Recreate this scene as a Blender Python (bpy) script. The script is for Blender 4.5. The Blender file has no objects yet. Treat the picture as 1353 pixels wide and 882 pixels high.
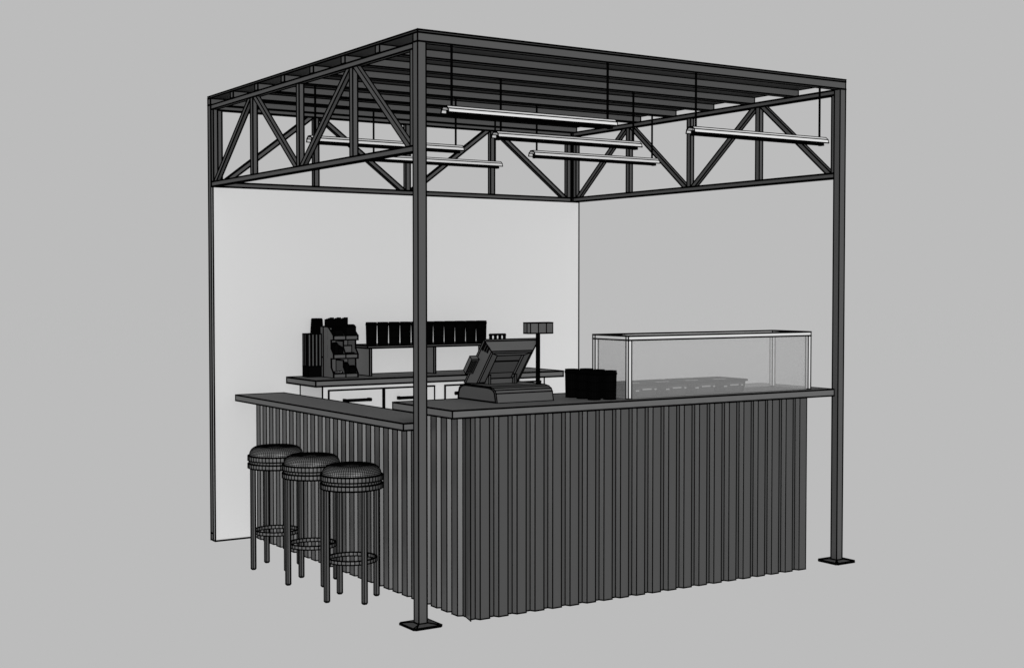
import bpy, bmesh, math
from mathutils import Vector, Matrix

# ------------------------------------------------------------ scene, camera
sc = bpy.context.scene
col = sc.collection
CAM = Vector((-3.36953, -6.00781, 1.70737))
YAW, PITCH, FPX = 0.99122, -0.03301, 1808.153
cd = bpy.data.cameras.new("camera")
cam = bpy.data.objects.new("camera", cd)
col.objects.link(cam)
sc.camera = cam
cd.sensor_fit = 'HORIZONTAL'
cd.sensor_width = 36
cd.lens = FPX / 1353 * 36
cd.clip_start = .05
cd.clip_end = 500
cam.location = CAM
fwd = Vector((math.cos(PITCH)*math.cos(YAW), math.cos(PITCH)*math.sin(YAW), math.sin(PITCH)))
cam.rotation_euler = fwd.to_track_quat('-Z', 'Y').to_euler()

w = bpy.data.worlds.new("World")
sc.world = w
w.use_nodes = True
w.node_tree.nodes['Background'].inputs[0].default_value = (.503, .503, .503, 1)
w.node_tree.nodes['Background'].inputs[1].default_value = 1
sc.view_settings.view_transform = 'Standard'
sc.view_settings.look = 'None'
sc.view_settings.exposure = 0
sc.view_settings.gamma = 1


def sun(name, d, s, ang):
    l = bpy.data.lights.new(name, 'SUN')
    l.energy = s
    l.angle = math.radians(ang)
    l.use_shadow = False
    o = bpy.data.objects.new(name, l)
    col.objects.link(o)
    o.rotation_euler = Vector(d).to_track_quat('Z', 'Y').to_euler()   # points back to the lamp


sun("key_lamp", (-.41, -.91, -.03), 1.4, 10)
sun("front_lamp", (-.05, -.90, .40), 2.0, 20)
sun("side_fill", (-.98, .05, .18), 1.35, 20)  # added fill without a visible source, brightens the left-facing sides


# ------------------------------------------------------------ materials
def mat(name, c, rough=.8, spec=.2, alpha=None):
    m = bpy.data.materials.new(name)
    m.use_nodes = True
    nt = m.node_tree
    b = nt.nodes['Principled BSDF']
    b.inputs['Base Color'].default_value = (c, c, c, 1)
    b.inputs['Roughness'].default_value = rough
    b.inputs['Specular IOR Level'].default_value = spec
    return m


M = dict(
    line=mat('black_edge_line', .0008, 1, 0),
    black=mat('black_card', .0015, 1, 0),
    frame=mat('dark_steel', 0.058, .8, .1),
    roof=mat('dark_roof_board', 0.042, .8, .1),
    slat=mat('slat_cladding', .039, .40, .42),
    top=mat('counter_board', 0.088, .8, .1),
    wall=mat('white_board', 0.475, .9, .1),
    cab=mat('white_lacquer', 0.475, .9, .1),
    drawer=mat('drawer_lacquer', 0.445, .9, .1),
    lamp=mat('white_lamp_metal', 0.5, .7, .2),
    stool=mat('stool_metal', 0.06, .5, .4),
    cushion=mat('stool_cushion', .085, .42, .6),
    pos=mat('register_plastic', 0.056, .7, .2),
    posd=mat('register_dark_plastic', 0.046, .7, .2),
    org=mat('organiser_board', 0.062, .8, .1),
    label=mat('pan_highlight', .22, .8, .1),  # pale colour for the painted highlights on the food pans
    pan=mat('pan_steel', .02, .7, .1),
    case=mat('white_case_metal', 0.47, .7, .2),
)
g = bpy.data.materials.new('tinted_glass')
g.use_nodes = True
nt = g.node_tree
for n in list(nt.nodes):
    nt.nodes.remove(n)
out = nt.nodes.new('ShaderNodeOutputMaterial')
mx = nt.nodes.new('ShaderNodeMixShader')
tr = nt.nodes.new('ShaderNodeBsdfTransparent')
df = nt.nodes.new('ShaderNodeBsdfDiffuse')
df.inputs[0].default_value = (.29, .29, .29, 1)
mx.inputs[0].default_value = .25
nt.links.new(tr.outputs[0], mx.inputs[1])
nt.links.new(df.outputs[0], mx.inputs[2])
nt.links.new(mx.outputs[0], out.inputs[0])
M['glass'] = g


# ------------------------------------------------------------ mesh helpers
def box(bm, x0, x1, y0, y1, z0, z1):
    v = [bm.verts.new(p) for p in ((x0, y0, z0), (x1, y0, z0), (x1, y1, z0), (x0, y1, z0),
                                   (x0, y0, z1), (x1, y0, z1), (x1, y1, z1), (x0, y1, z1))]
    for f in ((0, 3, 2, 1), (4, 5, 6, 7), (0, 1, 5, 4), (1, 2, 6, 5), (2, 3, 7, 6), (3, 0, 4, 7)):
        bm.faces.new([v[i] for i in f])
    return v


def prism(bm, pts, h, axis='z', lo=0.0):
    """closed outline extruded along an axis; pts are 2D in the other two axes, in order"""
    def P(a, b, c):
        return {'z': (a, b, c), 'x': (c, a, b), 'y': (a, c, b)}[axis]
    A = [bm.verts.new(P(a, b, lo)) for a, b in pts]
    B = [bm.verts.new(P(a, b, lo + h)) for a, b in pts]
    n = len(pts)
    for i in range(n):
        j = (i + 1) % n
        bm.faces.new((A[i], A[j], B[j], B[i]))
    bm.faces.new(A[::-1])
    bm.faces.new(B)


def lathe(bm, prof, n, cx=0, cy=0, cap=True):
    rings = []
    for r, z in prof:
        if r < 1e-6:
            rings.append([bm.verts.new((cx, cy, z))])
        else:
            rings.append([bm.verts.new((cx + r*math.cos(2*math.pi*i/n), cy + r*math.sin(2*math.pi*i/n), z)) for i in range(n)])
    for a, b in zip(rings, rings[1:]):
        for i in range(n):
            j = (i+1) % n
            if len(a) == 1 and len(b) > 1:
                bm.faces.new((a[0], b[j], b[i]))
            elif len(b) == 1 and len(a) > 1:
                bm.faces.new((a[i], a[j], b[0]))
            elif len(a) > 1:
                bm.faces.new((a[i], a[j], b[j], b[i]))
    if cap:
        if len(rings[0]) > 1:
            bm.faces.new(rings[0][::-1])
        if len(rings[-1]) > 1:
            bm.faces.new(rings[-1])


def bar(bm, a, b, wy, wx, side):
    """rectangular bar from a to b; side = direction of the wx thickness"""
    a, b, side = Vector(a), Vector(b), Vector(side).normalized()
    d = (b - a).normalized()
    n = d.cross(side).normalized()
    vs = []
    for p in (a, b):
        for s, t in ((-1, -1), (1, -1), (1, 1), (-1, 1)):
            vs.append(bm.verts.new(p + n*wy/2*s + side*wx/2*t))
    for f in ((0, 3, 2, 1), (4, 5, 6, 7), (0, 1, 5, 4), (1, 2, 6, 5), (2, 3, 7, 6), (3, 0, 4, 7)):
        bm.faces.new([vs[i] for i in f])


def add_lines(bm, r):
    """thin black edging strip laid along every edge of the part"""
    bmesh.ops.recalc_face_normals(bm, faces=bm.faces[:])
    segs = [(e.verts[0].co.copy(), e.verts[1].co.copy()) for e in bm.edges]
    for a, b in segs:
        d = b - a
        L = d.length
        if L < 1e-5:
            continue
        d /= L
        u = d.cross(Vector((0, 0, 1)) if abs(d.z) < .9 else Vector((1, 0, 0))).normalized()
        v = d.cross(u)
        a2, b2 = a - d*r*.7, b + d*r*.7
        vs = [bm.verts.new(p + u*r*s + v*r*t) for p in (a2, b2) for s, t in ((-1, 0), (0, -1), (1, 0), (0, 1))]
        for f in ((0, 1, 2, 3), (7, 6, 5, 4), (0, 4, 5, 1), (1, 5, 6, 2), (2, 6, 7, 3), (3, 7, 4, 0)):
            bm.faces.new([vs[i] for i in f]).material_index = 1


LW = .00064


def obj(name, bm, m, parent=None, lw=1.0, label=None, ref=None, lines=True):
    if lines:
        if ref is None:
            c = Vector((0, 0, 0))
            for v in bm.verts:
                c += v.co
            c /= max(1, len(bm.verts))
            if parent is not None:
                c = c + parent.location
        else:
            c = Vector(ref)
        add_lines(bm, LW*lw*(c - CAM).length)
    me = bpy.data.meshes.new(name)
    bm.to_mesh(me)
    bm.free()
    me.materials.append(M[m])
    me.materials.append(M['line'])
    o = bpy.data.objects.new(name, me)
    col.objects.link(o)
    if parent is not None:
        o.parent = parent
    if label:
        o['label'] = label
    return o


def tag(o, label, cat, group=None):
    o['label'] = label
    o['category'] = cat
    if group:
        o['group'] = group
    return o


def thing(name, label, cat, loc=(0, 0, 0), group=None):
    o = bpy.data.objects.new(name, None)
    o.empty_display_size = .1
    col.objects.link(o)
    o.location = loc
    return tag(o, label, cat, group)


def dup(root, loc, label):
    r = root.copy()
    col.objects.link(r)
    r.location = loc
    r['label'] = label
    for ch in list(root.children):
        c = ch.copy()
        col.objects.link(c)
        c.parent = r
        for gch in list(ch.children):
            d = gch.copy()
            col.objects.link(d)
            d.parent = c
    return r


def B():
    return bmesh.new()


def boxo(name, m, parent, *a, **k):
    bm = B()
    box(bm, *a)
    return obj(name, bm, m, parent, **k)


# ------------------------------------------------------------ kiosk frame
W, D, H, PW = 3.0375, 2.888, 3.0, .048
RS = .013                      # roof sheet
ZJ = 2.943                     # underside of the joists
posts = [((0, 0), 'dark steel corner post nearest the viewer, in front of the counter corner'),
         ((W-PW, 0), 'dark steel corner post at the right end of the front counter'),
         ((0, D-PW), 'dark steel corner post at the left edge of the white wall board'),
         ((W-PW, D-PW), 'dark steel corner post behind the right edge of the white wall board')]
for (px, py), lab in posts:
    t = thing('corner_post', lab, 'post', (px+PW/2, py+PW/2, 0), 'four corner posts of the kiosk frame')
    h = PW/2
    if py > 1:
        boxo('post', 'frame', t, -h, h, -h, h, .046, ZJ-.001)
        boxo('foot_sleeve', 'frame', t, -h, h, -h, h, 0, .0455)
        continue
    boxo('post', 'frame', t, -h, h, -h, h, .0125, ZJ-.001)
    bm = B()
    s0, s1 = .082, .076
    bv = .012
    def oct_(s, z):
        k = s - bv
        return [bm.verts.new(p) for p in ((-k, -s, z), (k, -s, z), (s, -k, z), (s, k, z), (k, s, z), (-k, s, z), (-s, k, z), (-s, -k, z))]
    r0, r1 = oct_(s0, 0), oct_(s0, .006)
    r2 = [bm.verts.new((x, y, .012)) for x, y in ((-h-.004, -h-.004), (h+.004, -h-.004), (h+.004, h+.004), (-h-.004, h+.004))]
    for i in range(8):
        j = (i+1) % 8
        bm.faces.new((r0[i], r0[j], r1[j], r1[i]))
    bm.faces.new(r0[::-1])
    for k in range(4):
        bm.faces.new((r1[2*k], r1[2*k+1], r2[(k+1) % 4], r2[k]))
        bm.faces.new((r1[2*k+1], r1[(2*k+2) % 8], r2[(k+1) % 4]))
    bm.faces.new(r2)
    obj('base_plate', bm, 'frame', t)

TC = (2.912, 2.941)            # top chord
BC = (2.396, 2.426)            # bottom chord


def truss(label, P0, P1, inward):
    """truss between two posts; P0,P1 outer ends; inward = unit vector into the kiosk"""
    P0, P1, inn = Vector(P0), Vector(P1), Vector(inward)
    L = (P1-P0).length
    d = (P1-P0)/L
    t = thing('roof_truss', label, 'truss', (P0.x, P0.y, BC[0]), 'trusses round the top of the kiosk')
    T = .030
    off = inn*(.004 + T/2)
    z0 = BC[0]

    def lb(name, a, b, za, zb, wy, **k):
        bm = B()
        bar(bm, d*a+off+Vector((0, 0, za-z0)), d*b+off+Vector((0, 0, zb-z0)), wy, k.get('T', T), inn)
        obj(name, bm, 'frame', t, ref=P0+d*(a+b)/2+Vector((0, 0, za)))
    lb('top_chord', 0, L, (TC[0]+TC[1])/2, (TC[0]+TC[1])/2, TC[1]-TC[0])
    lb('bottom_chord', 0, L, (BC[0]+BC[1])/2, (BC[0]+BC[1])/2, BC[1]-BC[0])
    zb, zt = BC[1]+.001, TC[0]-.001
    VW = .036
    q = L/4
    for a in (VW/2, q, 2*q, 3*q, L-VW/2):
        lb('upright', a, a, zb, zt, VW)
    e = .030
    g_ = .022
    for a, za, b, zb2 in ((VW+g_, zb, q-VW/2-g_, zt), (q+VW/2+g_, zt, 2*q-VW/2-g_, zb),
                          (2*q+VW/2+g_, zb, 3*q-VW/2-g_, zt), (3*q+VW/2+g_, zt, L-VW-g_, zb)):
        # bar with horizontal cut ends
        bm = B()
        s = Vector((0, 0, 0))
        hw = e/2*math.hypot(b-a, zt-zb)/(zt-zb)
        T2 = T-.004
        vs = []
        for uu, zz in ((a, za), (b, zb2)):
            for su, st in ((-1, -1), (1, -1), (1, 1), (-1, 1)):
                vs.append(bm.verts.new(d*(uu+su*hw)+off+inn*st*T2/2+Vector((0, 0, zz-z0))))
        for f in ((0, 3, 2, 1), (4, 5, 6, 7), (0, 1, 5, 4), (1, 2, 6, 5), (2, 3, 7, 6), (3, 0, 4, 7)):
            bm.faces.new([vs[i] for i in f])
        obj('brace', bm, 'frame', t, ref=P0+d*(a+b)/2+Vector((0, 0, za)))
    return t


truss('dark steel truss on the left side of the kiosk above the stools', (0, PW, 0), (0, D-PW, 0), (1, 0, 0))
truss('dark steel truss along the top of the white back wall', (PW, D, 0), (W-PW, D, 0), (0, -1, 0))
truss('dark steel truss on the right side of the kiosk above the glass case', (W, PW, 0), (W, D-PW, 0), (-1, 0, 0))

rf = thing('flat_roof', 'dark flat roof of parallel joists under a thin sheet on the corner posts', 'roof', (0, 0, ZJ))
bm = B()
box(bm, 0, W, 0, D, H-RS-ZJ, H-ZJ)
obj('roof_sheet', bm, 'roof', rf, ref=(1.2, .6, 3))
JT = .045
for k in range(8):
    y = k*(D-JT)/7
    bm = B()
    box(bm, 0, W, y, y+JT, 0, H-RS-ZJ-.0005)
    obj('joist', bm, 'frame', rf, ref=(1.2, y, 3))

# ------------------------------------------------------------ back wall board
wb = B()
box(wb, 0, W, 2.81, 2.838, 0, 2.393)
tag(obj('wall_board', wb, 'wall', ref=(1, 2.8, 1)), 'large plain white wall board closing the back of the kiosk', 'wall')

# ------------------------------------------------------------ slatted counters
XL, YF, DG = .282, -.041, .026


def left_profile(y_hi, y_lo, first_full):
    """outline of the left cladding from far to near"""
    pts = []
    p, Lc, b, gg = .1087, .058, .0125, .0257
    for k in range(0, 26):
        s = 2.757 - p*k
        e = s - Lc
        for q in ((XL, s), (XL, e), (XL+DG, e-b), (XL+DG, e-b-gg)):
            pts.append(q)
    return [q for q in pts if y_lo <= q[1] <= y_hi]


CUT = .440
front = [(XL, CUT)] + left_profile(CUT, .045, 0)
front += [(XL, YF)]
x = .3397
front += [(XL+.0135, YF+DG), (x-.0135, YF+DG)]
while x < 2.66:
    front += [(x, YF), (x+.0575, YF)]
    if x + .1141 < 2.66:
        front += [(x+.0575+.0135, YF+DG), (x+.1141-.0135, YF+DG)]
    x += .1141
front += [(2.6935, YF+DG), (2.701, YF+DG), (2.701, .55), (.36, .55), (.36, CUT)]
sct = thing('service_counter', 'tall front counter clad in dark vertical slats, carrying the register and glass case', 'counter', (0, 0, 0))
bm = B()
prism(bm, front, 1.046)
obj('slat_panel', bm, 'slat', sct, ref=(1.2, 0, .5), lw=.82)
boxo('counter_top', 'top', sct, .181, 2.925, -.030, .609, 1.047, 1.086, ref=(1, 0, 1))

barp = [(XL, 2.757)] + left_profile(2.7565, CUT+.004, 0) + [(XL, CUT+.003), (.40, CUT+.003), (.40, 2.757)]
bct = thing('bar_counter', 'lower left bar counter clad in dark vertical slats behind the three stools', 'counter', (0, 0, 0))
bm = B()
prism(bm, barp, .950)
obj('slat_panel', bm, 'slat', bct, ref=(.2, 1.2, .5), lw=.78)
bm = B()
prism(bm, [(.134, .403), (.272, .403), (.272, .445), (.485, .445), (.485, 2.765), (.134, 2.765)], .037, 'z', .951)
obj('counter_top', bm, 'top', bct, ref=(.1, 1.2, 1))

# ------------------------------------------------------------ back counter
bk = thing('back_counter', 'white drawer cabinet with dark board top against the white wall', 'cabinet', (0, 0, 0))
boxo('counter_top', 'top', bk, .528, 2.552, 2.338, 2.809, 1.054, 1.092)
boxo('carcass', 'cab', bk, .594, 2.404, 2.374, 2.729, 0, 1.0535)
for x0, x1 in ((.638, 1.047), (1.060, 1.458), (1.546, 1.955), (1.968, 2.366)):
    dr = boxo('drawer', 'drawer', bk, x0, x1, 2.366, 2.3735, .80, 1.022)
    bm = B()
    xc = (x0+x1)/2
    prism(bm, [(2.340+.0065*math.cos(a*math.pi/4), .951+.0065*math.sin(a*math.pi/4)) for a in range(8)], .2, 'x', xc-.1)
    for s in (-1, 1):
        box(bm, xc+s*.093-.006, xc+s*.093+.006, 2.337, 2.3655, .944, .958)
    obj('handle', bm, 'posd', dr, lw=.8)
    do = boxo('door', 'drawer', bk, x0, x1, 2.366, 2.3735, .08, .787)
    bm = B()
    box(bm, xc-.08, xc+.08, 2.345, 2.3655, .735, .747)
    obj('handle', bm, 'posd', do, lw=.8)

sh = thing('riser_shelf', 'low dark riser shelf on the back counter holding the row of black cups', 'shelf', (1.05, 2.6, 1.0925))
boxo('shelf_board', 'top', sh, -.01, 1.09, -.02, .205, .198, .214)
for x0 in (.006, .526, 1.045):
    boxo('upright', 'top', sh, x0, x0+.016, -.018, .2, 0, .1975)

# ------------------------------------------------------------ paper cups
def make_cup(loc, label, group):
    t = thing('paper_cup', label, 'cup', loc, group)
    bm = B()
    lathe(bm, [(.0340, 0), (.0346, .004), (.0355, .05), (.0364, .10), (.0374, .140)], 24)
    obj('cup_body', bm, 'black', t, lw=.5)
    bm = B()
    lathe(bm, [(.0384, .1405), (.0394, .144), (.0394, .149), (.0380, .151), (.0370, .160), (.0345, .160), (.0335, .156), (0, .156)], 24)
    obj('lid', bm, 'black', t, lw=.5)
    return t


ordw = ['leftmost', 'second', 'third', 'fourth', 'fifth', 'sixth', 'seventh', 'eighth', 'ninth', 'tenth', 'rightmost']
gcup = 'row of black lidded cups on the riser shelf'
cup = None
for i in range(11):
    lab = 'black lidded paper cup on the riser shelf, %s in the row%s' % (ordw[i], '' if i in (0, 10) else ' from the left')
    loc = (1.1215 + .0921*i, 2.68, 1.307)
    if cup is None:
        cup = make_cup(loc, lab, gcup)
    else:
        dup(cup, loc, lab)
fr = [((1.203, .352), 'black lidded cup at the far left of the cluster beside the register'),
      ((1.203, .245), 'black lidded cup in the left column of the cluster, between its far and near cups'),
      ((1.203, .138), 'black lidded cup at the near left of the cluster, closest to the counter edge'),
      ((1.292, .332), 'black lidded cup at the far right of the cluster by the glass case'),
      ((1.292, .222), 'black lidded cup in the right column of the cluster, middle of its three'),
      ((1.292, .112), 'black lidded cup at the near right of the cluster beside the glass case corner')]
for (x, y), lab in fr:
    c = dup(cup, (x, y, 1.0865), lab)
    c['group'] = 'cluster of black lidded cups on the front counter'

# ------------------------------------------------------------ rack behind the register
rk = thing('wire_rack', 'small black upright rack showing four bars above the tilted register screen', 'rack', (1.972, 2.45, 1.0925))
bm = B()
box(bm, 0, .135, -.03, .03, 0, .012)
obj('base', bm, 'black', rk)
bm = B()
prism(bm, [(0.0, .276), (.135, .276), (.135, .279), (.130, .283), (.005, .283), (0, .279)], .012, 'y', -.006)
obj('top_rail', bm, 'black', rk, lw=.7)
for q in (.008, .049, .088, .127):
    boxo('bar', 'black', rk, q-.006, q+.006, -.005, .005, .0125, .2755, lw=.8)

# ------------------------------------------------------------ condiment organiser
og = thing('condiment_organiser', 'three-tier dark condiment organiser with slanted sides on the left of the back counter', 'organiser', (.746, 2.52, 1.0925))
OW = .190
TZ = [0.0, .134, .262]


def side_outline():
    # (y, z), front lip at y=0
    p = [(0, 0), (0, .03), (.035, .072), (.037, .133), (0, .134), (0, .164), (.035, .203), (.037, .261), (0, .262), (0, .292), (.085, .352)]
    p += [(.155, .352), (.155, 0)]
    return p


T_ = .004
for i, x0 in enumerate((0, OW-T_)):
    bm = B()
    prism(bm, side_outline(), T_, 'x', x0)
    obj('side_panel', bm, 'org', og, lw=.8)
boxo('back_panel', 'org', og, T_+.0005, OW-T_-.0005, .150, .1549, .003, .350, lw=.8)
for z in TZ:
    boxo('tray', 'org', og, T_+.0005, OW-T_-.0005, .0045, .1495, z+.0005, z+.005, lw=.6)
    bm = B()
    box(bm, T_+.0005, OW/2-.0005, 0, .004, z+.0005, z+.030)
    box(bm, OW/2+.0005, OW-T_-.0005, 0, .004, z+.0005, z+.030)
    obj('front_lip', bm, 'org', og, lw=.8)
    bm = B()
    prism(bm, [(.0045, z+.0055), (.0045, z+.03), (.037, z+.075), (.037, z+.119), (.149, z+.119), (.149, z+.0055)] if z < .2 else
          [(.0045, z+.0055), (.0045, z+.03), (.08, z+.086), (.149, z+.086), (.149, z+.0055)], .003, 'x', OW/2-.0015)
    obj('divider', bm, 'org', og, lw=.8)
    if z > 0:
        boxo('partition', 'org', og, T_+.0006, OW/2-.002, .088, .092, z+.0055, z+.085, lw=.8)
        boxo('partition', 'org', og, OW/2+.002, OW-T_-.0006, .088, .092, z+.0055, z+.085, lw=.8)

# back storey of the organiser, two stacked boxes
st = thing('back_bin', 'narrow two-storey dark bin standing against the back of the condiment organiser', 'bin', (.746, 2.679, 1.0925))
boxo('lower_bin', 'org', st, 0, .188, 0, .048, 0, .138, lw=.8)
boxo('upper_bin', 'org', st, 0, .188, 0, .048, .139, .352, lw=.8)


def packet(x, y, z, sx, sy, sz, label, m='black', name='packet_box', cat='packet'):
    bm = B()
    box(bm, -sx/2, sx/2, -sy/2, sy/2, 0, sz)
    # folded flap so that the little box reads as a filled packet holder
    t = thing(name, label, cat, (.746+x, 2.52+y, 1.0925+z), 'packets in the condiment organiser')
    obj('carton', bm, m, t, lw=.6)
    bm = B()
    n = 5
    for i in range(n):
        yy = -sy/2 + sy*(i+.5)/n
        box(bm, -sx/2+.003, sx/2-.003, yy-.0022, yy+.0022, sz+.0005, sz+.008+.003*((i*7) % 3))
    obj('sachets', bm, m, t, lw=.5)
    return t


packet(.052, .045, .268, .062, .06, .062, 'black packet box in the top left cell of the condiment organiser')
packet(.142, .045, .268, .074, .06, .084, 'black packet box in the top right cell, tallest in the condiment organiser')
packet(.028, .035, .140, .030, .05, .090, 'tall narrow black packet in the middle left cell of the organiser')
packet(.064, .045, .140, .034, .06, .064, 'short black packet beside the tall one in the middle left cell')
packet(.142, .050, .140, .080, .07, .018, 'flat black packet lying in the middle right cell of the organiser')
packet(.048, .045, .006, .070, .06, .024, 'flat black packet with pale sachets in the bottom left cell of the organiser')
packet(.114, .050, .006, .026, .06, .086, 'tall narrow black packet in the bottom right cell of the organiser')
packet(.152, .035, .006, .050, .05, .062, 'wide black packet in the bottom right cell of the organiser')
# pale sachets showing in the bottom left cell
t = thing('sugar_sachets', 'small pale sachets standing in the bottom left cell of the organiser', 'sachets', (.768, 2.533, 1.1265))
for i in range(6):
    bm = B()
    box(bm, i*.0085, i*.0085+.006, 0, .002, 0, .012 + .002*(i % 3))
    obj('sachet', bm, 'wall', t, lw=.4)
# bundle of stirrers on top
t = thing('stirrer_bundle', 'dark bundle of short stirrers standing on top behind the organiser', 'stirrers', (.778, 2.69, 1.4455))
for i in range(12):
    boxo('stirrer', 'black', t, i*.0135, i*.0135+.011, -.004, .03, 0, .046+.004*((i*5) % 4), lw=.5)

# cup lid dispenser on the left of the organiser
ds = thing('lid_dispenser', 'narrow dispenser with grey vertical slats left of the condiment organiser', 'dispenser', (.642, 2.705, 1.0925))
boxo('base', 'black', ds, 0, .099, 0, .085, 0, .075, lw=.8)
for q in ((0, 0), (.027, 0), (.054, 0), (.081, 0)):
    boxo('slat', 'org', ds, q[0], q[0]+.018, -.004+.0, .006, .0755, .300, lw=.8)
for q in (.025, .052):
    boxo('slat', 'org', ds, -.004, .004, q, q+.02, .0755, .300, lw=.8)
boxo('back_board', 'org', ds, .0, .099, .078, .085, .0755, .300, lw=.8)
bm = B()
tk = thing('lid_stack', 'black stack of nested lids standing on top of the slatted dispenser', 'lids', (.738, 2.765, 1.3935))
prof = []
for i in range(7):
    r = .042 - .0010*i
    prof += [(r+.003, i*.015), (r+.003, i*.015+.006), (r, i*.015+.008), (r, i*.015+.0145)]
lathe(bm, prof, 20)
obj('nested_lids', bm, 'black', tk, lw=.5)

# ------------------------------------------------------------ cash register
reg = thing('cash_register', 'dark point-of-sale register with tilted screen seen from behind on the front counter', 'cash register', (.613, .222, 1.0865))
prof = [(0, 0), (.011, .052), (.022, .068), (.045, .079), (.085, .085), (.34, .087), (.375, .080), (.398, .064), (.410, .035), (.413, 0)]
bm = B()
prism(bm, prof, .371, 'x', 0)
base = obj('base', bm, 'pos', reg, lw=.8)
bm = B()
cy_, cz_ = .2, .040
prism(bm, [(cy_+(a-cy_)*.93, cz_+(b-cz_)*.86) for a, b in prof], .004, 'x', -.0035)
obj('side_cover', bm, 'posd', base, lw=.8)
bm = B()
prism(bm, [(.421+.007*math.cos(a*math.pi/4), .030+.007*math.sin(a*math.pi/4)) for a in range(8)], .02, 'x', -.012)
obj('drawer_knob', bm, 'black', reg, lw=.7)

# tilted screen in its own frame: u across, v up the slope, n = back normal
O = Vector((-.008, .330, .098))
top = Vector((-.008, .125, .342))
vdir = (top-O)
VL = vdir.length
vdir.normalize()
udir = Vector((1, 0, 0))
ndir = Vector((0, -vdir.z, vdir.y))    # toward the customer and down
UL = .362


def S(u, v, n):
    return O + udir*u + vdir*v + ndir*n


def sbox(bm, u0, u1, v0, v1, n0, n1):
    v = [bm.verts.new(S(*p)) for p in ((u0, v0, n0), (u1, v0, n0), (u1, v1, n0), (u0, v1, n0), (u0, v0, n1), (u1, v0, n1), (u1, v1, n1), (u0, v1, n1))]
    for f in ((0, 3, 2, 1), (4, 5, 6, 7), (0, 1, 5, 4), (1, 2, 6, 5), (2, 3, 7, 6), (3, 0, 4, 7)):
        bm.faces.new([v[i] for i in f])


scr = bpy.data.objects.new('screen', None)
bm = B()
rings = []
for ins, n in ((0, 0), (.003, .010), (.044, .050), (.054, .054)):
    rings.append([bm.verts.new(S(u, v, n)) for u, v in ((ins, ins*.8), (UL-ins, ins*.8), (UL-ins, VL-ins), (ins, VL-ins))])
for a, b in zip(rings, rings[1:]):
    for i in range(4):
        j = (i+1) % 4
        bm.faces.new((a[i], a[j], b[j], b[i]))
bm.faces.new(rings[0][::-1])
# back face with a recess
u0, u1, v0, v1 = .050, UL-.050, .040, VL-.050
r0, r1, s0, s1 = .092, UL-.092, .046, VL-.072
inner = [bm.verts.new(S(u, v, .054)) for u, v in ((r0, s0), (r1, s0), (r1, s1), (r0, s1))]
deep = [bm.verts.new(S(u, v, .036)) for u, v in ((r0, s0), (r1, s0), (r1, s1), (r0, s1))]
for i in range(4):
    j = (i+1) % 4
    bm.faces.new((rings[3][i], rings[3][j], inner[j], inner[i]))
    bm.faces.new((inner[i], inner[j], deep[j], deep[i]))
bm.faces.new(deep)
for v in list(bm.verts):
    pass
bpy.data.objects.remove(scr)
screen = obj('screen', bm, 'pos', reg, lw=.8)
bm = B()
sbox(bm, r0+.002, r1-.002, s0+.055, s1-.060, .0363, .039)
sbox(bm, r0+.002, r1-.002, s1-.055, s1-.002, .0363, .038)
obj('back_cover', bm, 'posd', screen, lw=.7)
bm = B()
for k in range(3):
    sbox(bm, .008+k*.010, .010+k*.010, VL-.060, VL-.012-.008*k, .012+.010*k, .020+.010*k)
obj('vent', bm, 'posd', screen, lw=.8)
bm = B()
box(bm, .10, .26, .245, .300, .0855, .118)
obj('stand', bm, 'posd', reg, lw=.8)
for x0 in (.088, .262):
    boxo('hinge', 'pos', reg, x0, x0+.012, .225, .295, .0853, .140, lw=.8)
bm = B()
sbox(bm, -.044, .004, .095, .200, .002, .030)
obj('card_reader', bm, 'pos', reg, lw=.7)
bm = B()
for k in range(4):
    sbox(bm, -.040+k*.010, -.035+k*.010, .105, .190, .0303, .033)
obj('card_slot', bm, 'posd', reg, lw=.35)
bm = B()
lathe(bm, [(.0095, .0855), (.0095, .380)], 10, .340, .108)
obj('display_pole', bm, 'black', reg, lw=.8)
bm = B()
pl = [(-.090, -.004), (-.078, -.022), (-.028, -.032), (.030, -.032), (.084, -.022), (.092, -.004), (.092, .030), (-.090, .030)]
prism(bm, [(.349+a*.93, .110+b) for a, b in pl], .058, 'z', .372)
obj('customer_display', bm, 'pos', reg, lw=.8)

# ------------------------------------------------------------ glass display case
X0, X1, Y0, Y1, Z0, Z1 = 1.383, 2.812, .058, .394, 1.087, 1.441
gc = thing('display_case', 'glass display case with white frame on the right of the front counter', 'display case', (X0, Y0, Z0))
F = .023
lx, ly, lz = X1-X0, Y1-Y0, Z1-Z0
for x0, y0 in ((0, 0), (lx-F, 0), (0, ly-F), (lx-F, ly-F)):
    boxo('frame_post', 'case', gc, x0, x0+F, y0, y0+F, 0, lz-F-.0005, lw=.9)
RF = .017
boxo('frame_rail', 'case', gc, 0, lx, 0, F, lz-F, lz, lw=.9)
boxo('frame_rail', 'case', gc, 0, lx, ly-F, ly, lz-F, lz, lw=.9)
boxo('frame_rail', 'case', gc, 0, F, F+.0005, ly-F-.0005, lz-F, lz, lw=.9)
boxo('frame_rail', 'case', gc, lx-F, lx, F+.0005, ly-F-.0005, lz-F, lz, lw=.9)
m_ = F/2
for a in ((F+.001, lx-F-.001, m_-.002, m_+.002, .001, lz-F-.001), (F+.001, lx-F-.001, ly-m_-.002, ly-m_+.002, .001, lz-F-.001),
          (m_-.002, m_+.002, F+.001, ly-F-.001, .001, lz-F-.001), (lx-m_-.002, lx-m_+.002, F+.001, ly-F-.001, .001, lz-F-.001)):
    boxo('glass_pane', 'glass', gc, *a, lines=False)


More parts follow.
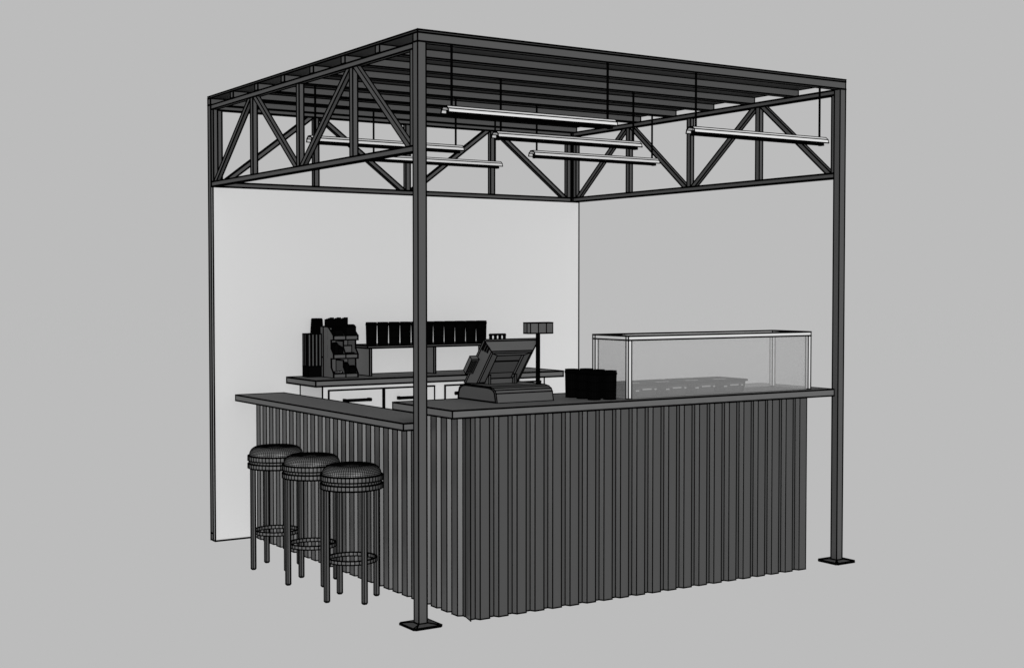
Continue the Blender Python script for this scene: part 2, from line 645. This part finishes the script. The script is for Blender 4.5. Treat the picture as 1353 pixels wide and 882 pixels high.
# food pans
def rrect(hx, hy, r, n=4):
    p = []
    for cx, cy, a0 in ((hx-r, hy-r, 0), (-hx+r, hy-r, 90), (-hx+r, -hy+r, 180), (hx-r, -hy+r, 270)):
        for i in range(n+1):
            a = math.radians(a0+90*i/n)
            p.append((cx+r*math.cos(a), cy+r*math.sin(a)))
    return p


def make_pan(loc, label):
    t = thing('food_pan', label, 'pan', loc, 'grey food pans in a row inside the glass case')
    bm = B()
    secs = [((.084, .110), .02, 0), ((.090, .116), .022, .004), ((.097, .124), .024, .040), ((.098, .126), .024, .066), ((.1095, .138), .026, .070),
            ((.1095, .138), .026, .075), ((.094, .122), .022, .073), ((.084, .112), .02, .022), ]
    rings = []
    for (hx, hy), r, z in secs:
        rings.append([bm.verts.new((x, y, z)) for x, y in rrect(hx, hy, r)])
    n = len(rings[0])
    for a, b in zip(rings, rings[1:]):
        for i in range(n):
            j = (i+1) % n
            bm.faces.new((a[i], a[j], b[j], b[i]))
    bm.faces.new(rings[0][::-1])
    bm.faces.new(rings[-1])
    obj('tub', bm, 'pan', t, lw=.6)
    for s in (-1, 1):
        for k in range(2):
            bm = B()
            prism(bm, [(s*.1045+.003*math.cos(a*math.pi/3), (-.03+.06*k)+.003*math.sin(a*math.pi/3)) for a in range(6)], .022, 'z', .038)
            obj('clip', bm, 'pan', t, lw=.6)
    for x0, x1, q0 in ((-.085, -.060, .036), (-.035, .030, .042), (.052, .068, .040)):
        boxo('front_highlight', 'label', t, x0, x1, -.1295, -.1275, q0, q0+.008, lines=False)  # pale plates painted as highlights on the pan front
    boxo('top_highlight', 'label', t, -.075, .02, -.03, -.022, .0755, .0775, lines=False)  # light streak on the pan top, put in as a pale strip
    return t


pl_ = ['food pan at the left end of the row inside the glass case', 'food pan second from the left inside the glass case',
       'food pan second from the right inside the glass case', 'food pan at the right end of the row inside the glass case']
pan = None
for i in range(4):
    loc = (1.557+.2225*i, .233, 1.0875)
    if pan is None:
        pan = make_pan(loc, 'grey ' + pl_[i])
    else:
        dup(pan, loc, 'grey ' + pl_[i])


# ------------------------------------------------------------ bar stools
def make_stool(loc, label):
    t = thing('bar_stool', label, 'stool', loc, 'three round bar stools along the bar counter')
    N = 48
    bm = B()
    lathe(bm, [(.160, .612), (.171, .616), (.171, .641), (.164, .643)], N)
    obj('seat_ring', bm, 'stool', t, lw=.75)
    bm = B()
    lathe(bm, [(.162, .6435), (.162, .658)], N)
    obj('seat_spacer', bm, 'stool', t, lw=.62)
    bm = B()
    lathe(bm, [(.164, .6585), (.171, .661), (.171, .688), (.165, .691)], N)
    obj('seat_band', bm, 'stool', t, lw=.75)
    bm = B()
    prof = [(.162, .6915)]
    for k in range(1, 10):
        a = math.pi/2*k/9
        prof.append((.104+.058*max(0, math.cos(a))**.9, .6915+.053*math.sin(a)))
    for rr in (.088, .072, .056, .040, .024, .010):
        prof.append((rr, .7445+.006*(1-(rr/.104)**2)))
    prof.append((0, .751))
    lathe(bm, prof, 76)
    obj('seat_cushion', bm, 'cushion', t, lw=.40)
    s = .0135
    for dx, dy in ((-1, 0), (1, 0), (0, -1), (0, 1)):
        cx, cy = dx*.152, dy*.152
        bm = B()
        k = s*.55
        o8 = [(-k, -s), (k, -s), (s, -k), (s, k), (k, s), (-k, s), (-s, k), (-s, -k)]
        rg = []
        for f, z in ((.7, 0), (1, .006), (1, .6115)):
            rg.append([bm.verts.new((cx+a*f, cy+b*f, z)) for a, b in o8])
        for A, C in zip(rg, rg[1:]):
            for i in range(8):
                j = (i+1) % 8
                bm.faces.new((A[i], A[j], C[j], C[i]))
        bm.faces.new(rg[0][::-1])
        bm.faces.new(rg[-1])
        obj('leg', bm, 'stool', t, lw=.65)
    bm = B()
    n = 36
    R0, R1, z0, z1 = .1385, .1315, .212, .232
    q = [[bm.verts.new((r*math.cos(2*math.pi*i/n), r*math.sin(2*math.pi*i/n), z)) for i in range(n)] for r, z in ((R0, z0), (R0, z1), (R1, z1), (R1, z0))]
    for a in range(4):
        b = (a+1) % 4
        for i in range(n):
            j = (i+1) % n
            bm.faces.new((q[a][i], q[a][j], q[b][j], q[b][i]))
    obj('foot_ring', bm, 'stool', t, lw=.75)
    return t


s0_ = make_stool((0, .752, 0), 'round dark bar stool nearest the viewer, rightmost of the three')
dup(s0_, (.003, 1.272, 0), 'round dark bar stool between the two other stools')
dup(s0_, (.006, 1.794, 0), 'round dark bar stool farthest from the viewer, nearest the white wall')


# ------------------------------------------------------------ hanging lamps
def make_lamp(loc, label):
    t = thing('hanging_lamp', label, 'lamp', loc, 'white linear lamps hanging from the roof joists')
    L = 1.075
    bm = B()
    out_ = [(-.040, 0), (-.034, .020), (-.016, .034), (.016, .034), (.034, .020), (.040, 0)]
    inn_ = [(a*.93, b*.90-.0002) for a, b in out_]
    prism(bm, out_ + inn_[::-1], L, 'x', -.03)
    obj('hood', bm, 'lamp', t, lw=.75)
    bm = B()
    box(bm, .0, L-.06, -.016, .016, .014, .0285)
    obj('ballast', bm, 'lamp', t, lw=.5)
    bm = B()
    n = 10
    segs = 26
    rg = []
    for s in range(segs+1):
        xx = .005 + (L-.07)*s/segs
        rg.append([bm.verts.new((xx, .011*math.cos(2*math.pi*i/n), -.001+.011*math.sin(2*math.pi*i/n))) for i in range(n)])
    for A, C in zip(rg, rg[1:]):
        for i in range(n):
            j = (i+1) % n
            bm.faces.new((A[i], A[j], C[j], C[i]))
    bm.faces.new(rg[0][::-1])
    bm.faces.new(rg[-1])
    obj('tube', bm, 'lamp', t, lw=.9)
    for x0 in (-.012, L-.060):
        boxo('end_socket', 'black', t, x0, x0+.014, -.015, .015, -.014, .0138, lw=.5)
    for x0 in (.010, 1.005):
        bm = B()
        prism(bm, [(x0+.0045*math.cos(a*math.pi/3), .0045*math.sin(a*math.pi/3)) for a in range(6)], ZJ-2.600-.036, 'z', .0345)
        obj('cable', bm, 'black', t, lw=.7)
    return t


lamps = [((.20, .0225), 'white linear lamp hanging at the front left, closest to the viewer'),
         ((1.83, .0225), 'white linear lamp hanging at the front right near the right corner post'),
         ((1.02, .835), 'white linear lamp hanging in the middle just behind and below the front left lamp'),
         ((.20, 1.647), 'white linear lamp seen through the left truss, the higher of the two there'),
         ((1.83, 1.647), 'white linear lamp in the middle right, lowest of the three stacked in view'),
         ((1.02, 2.459), 'white linear lamp farthest back, close to the back truss')]
lm = None
for (x, y), lab in lamps:
    if lm is None:
        lm = make_lamp((x, y, 2.600), lab)
    else:
        dup(lm, (x, y, 2.600), lab)
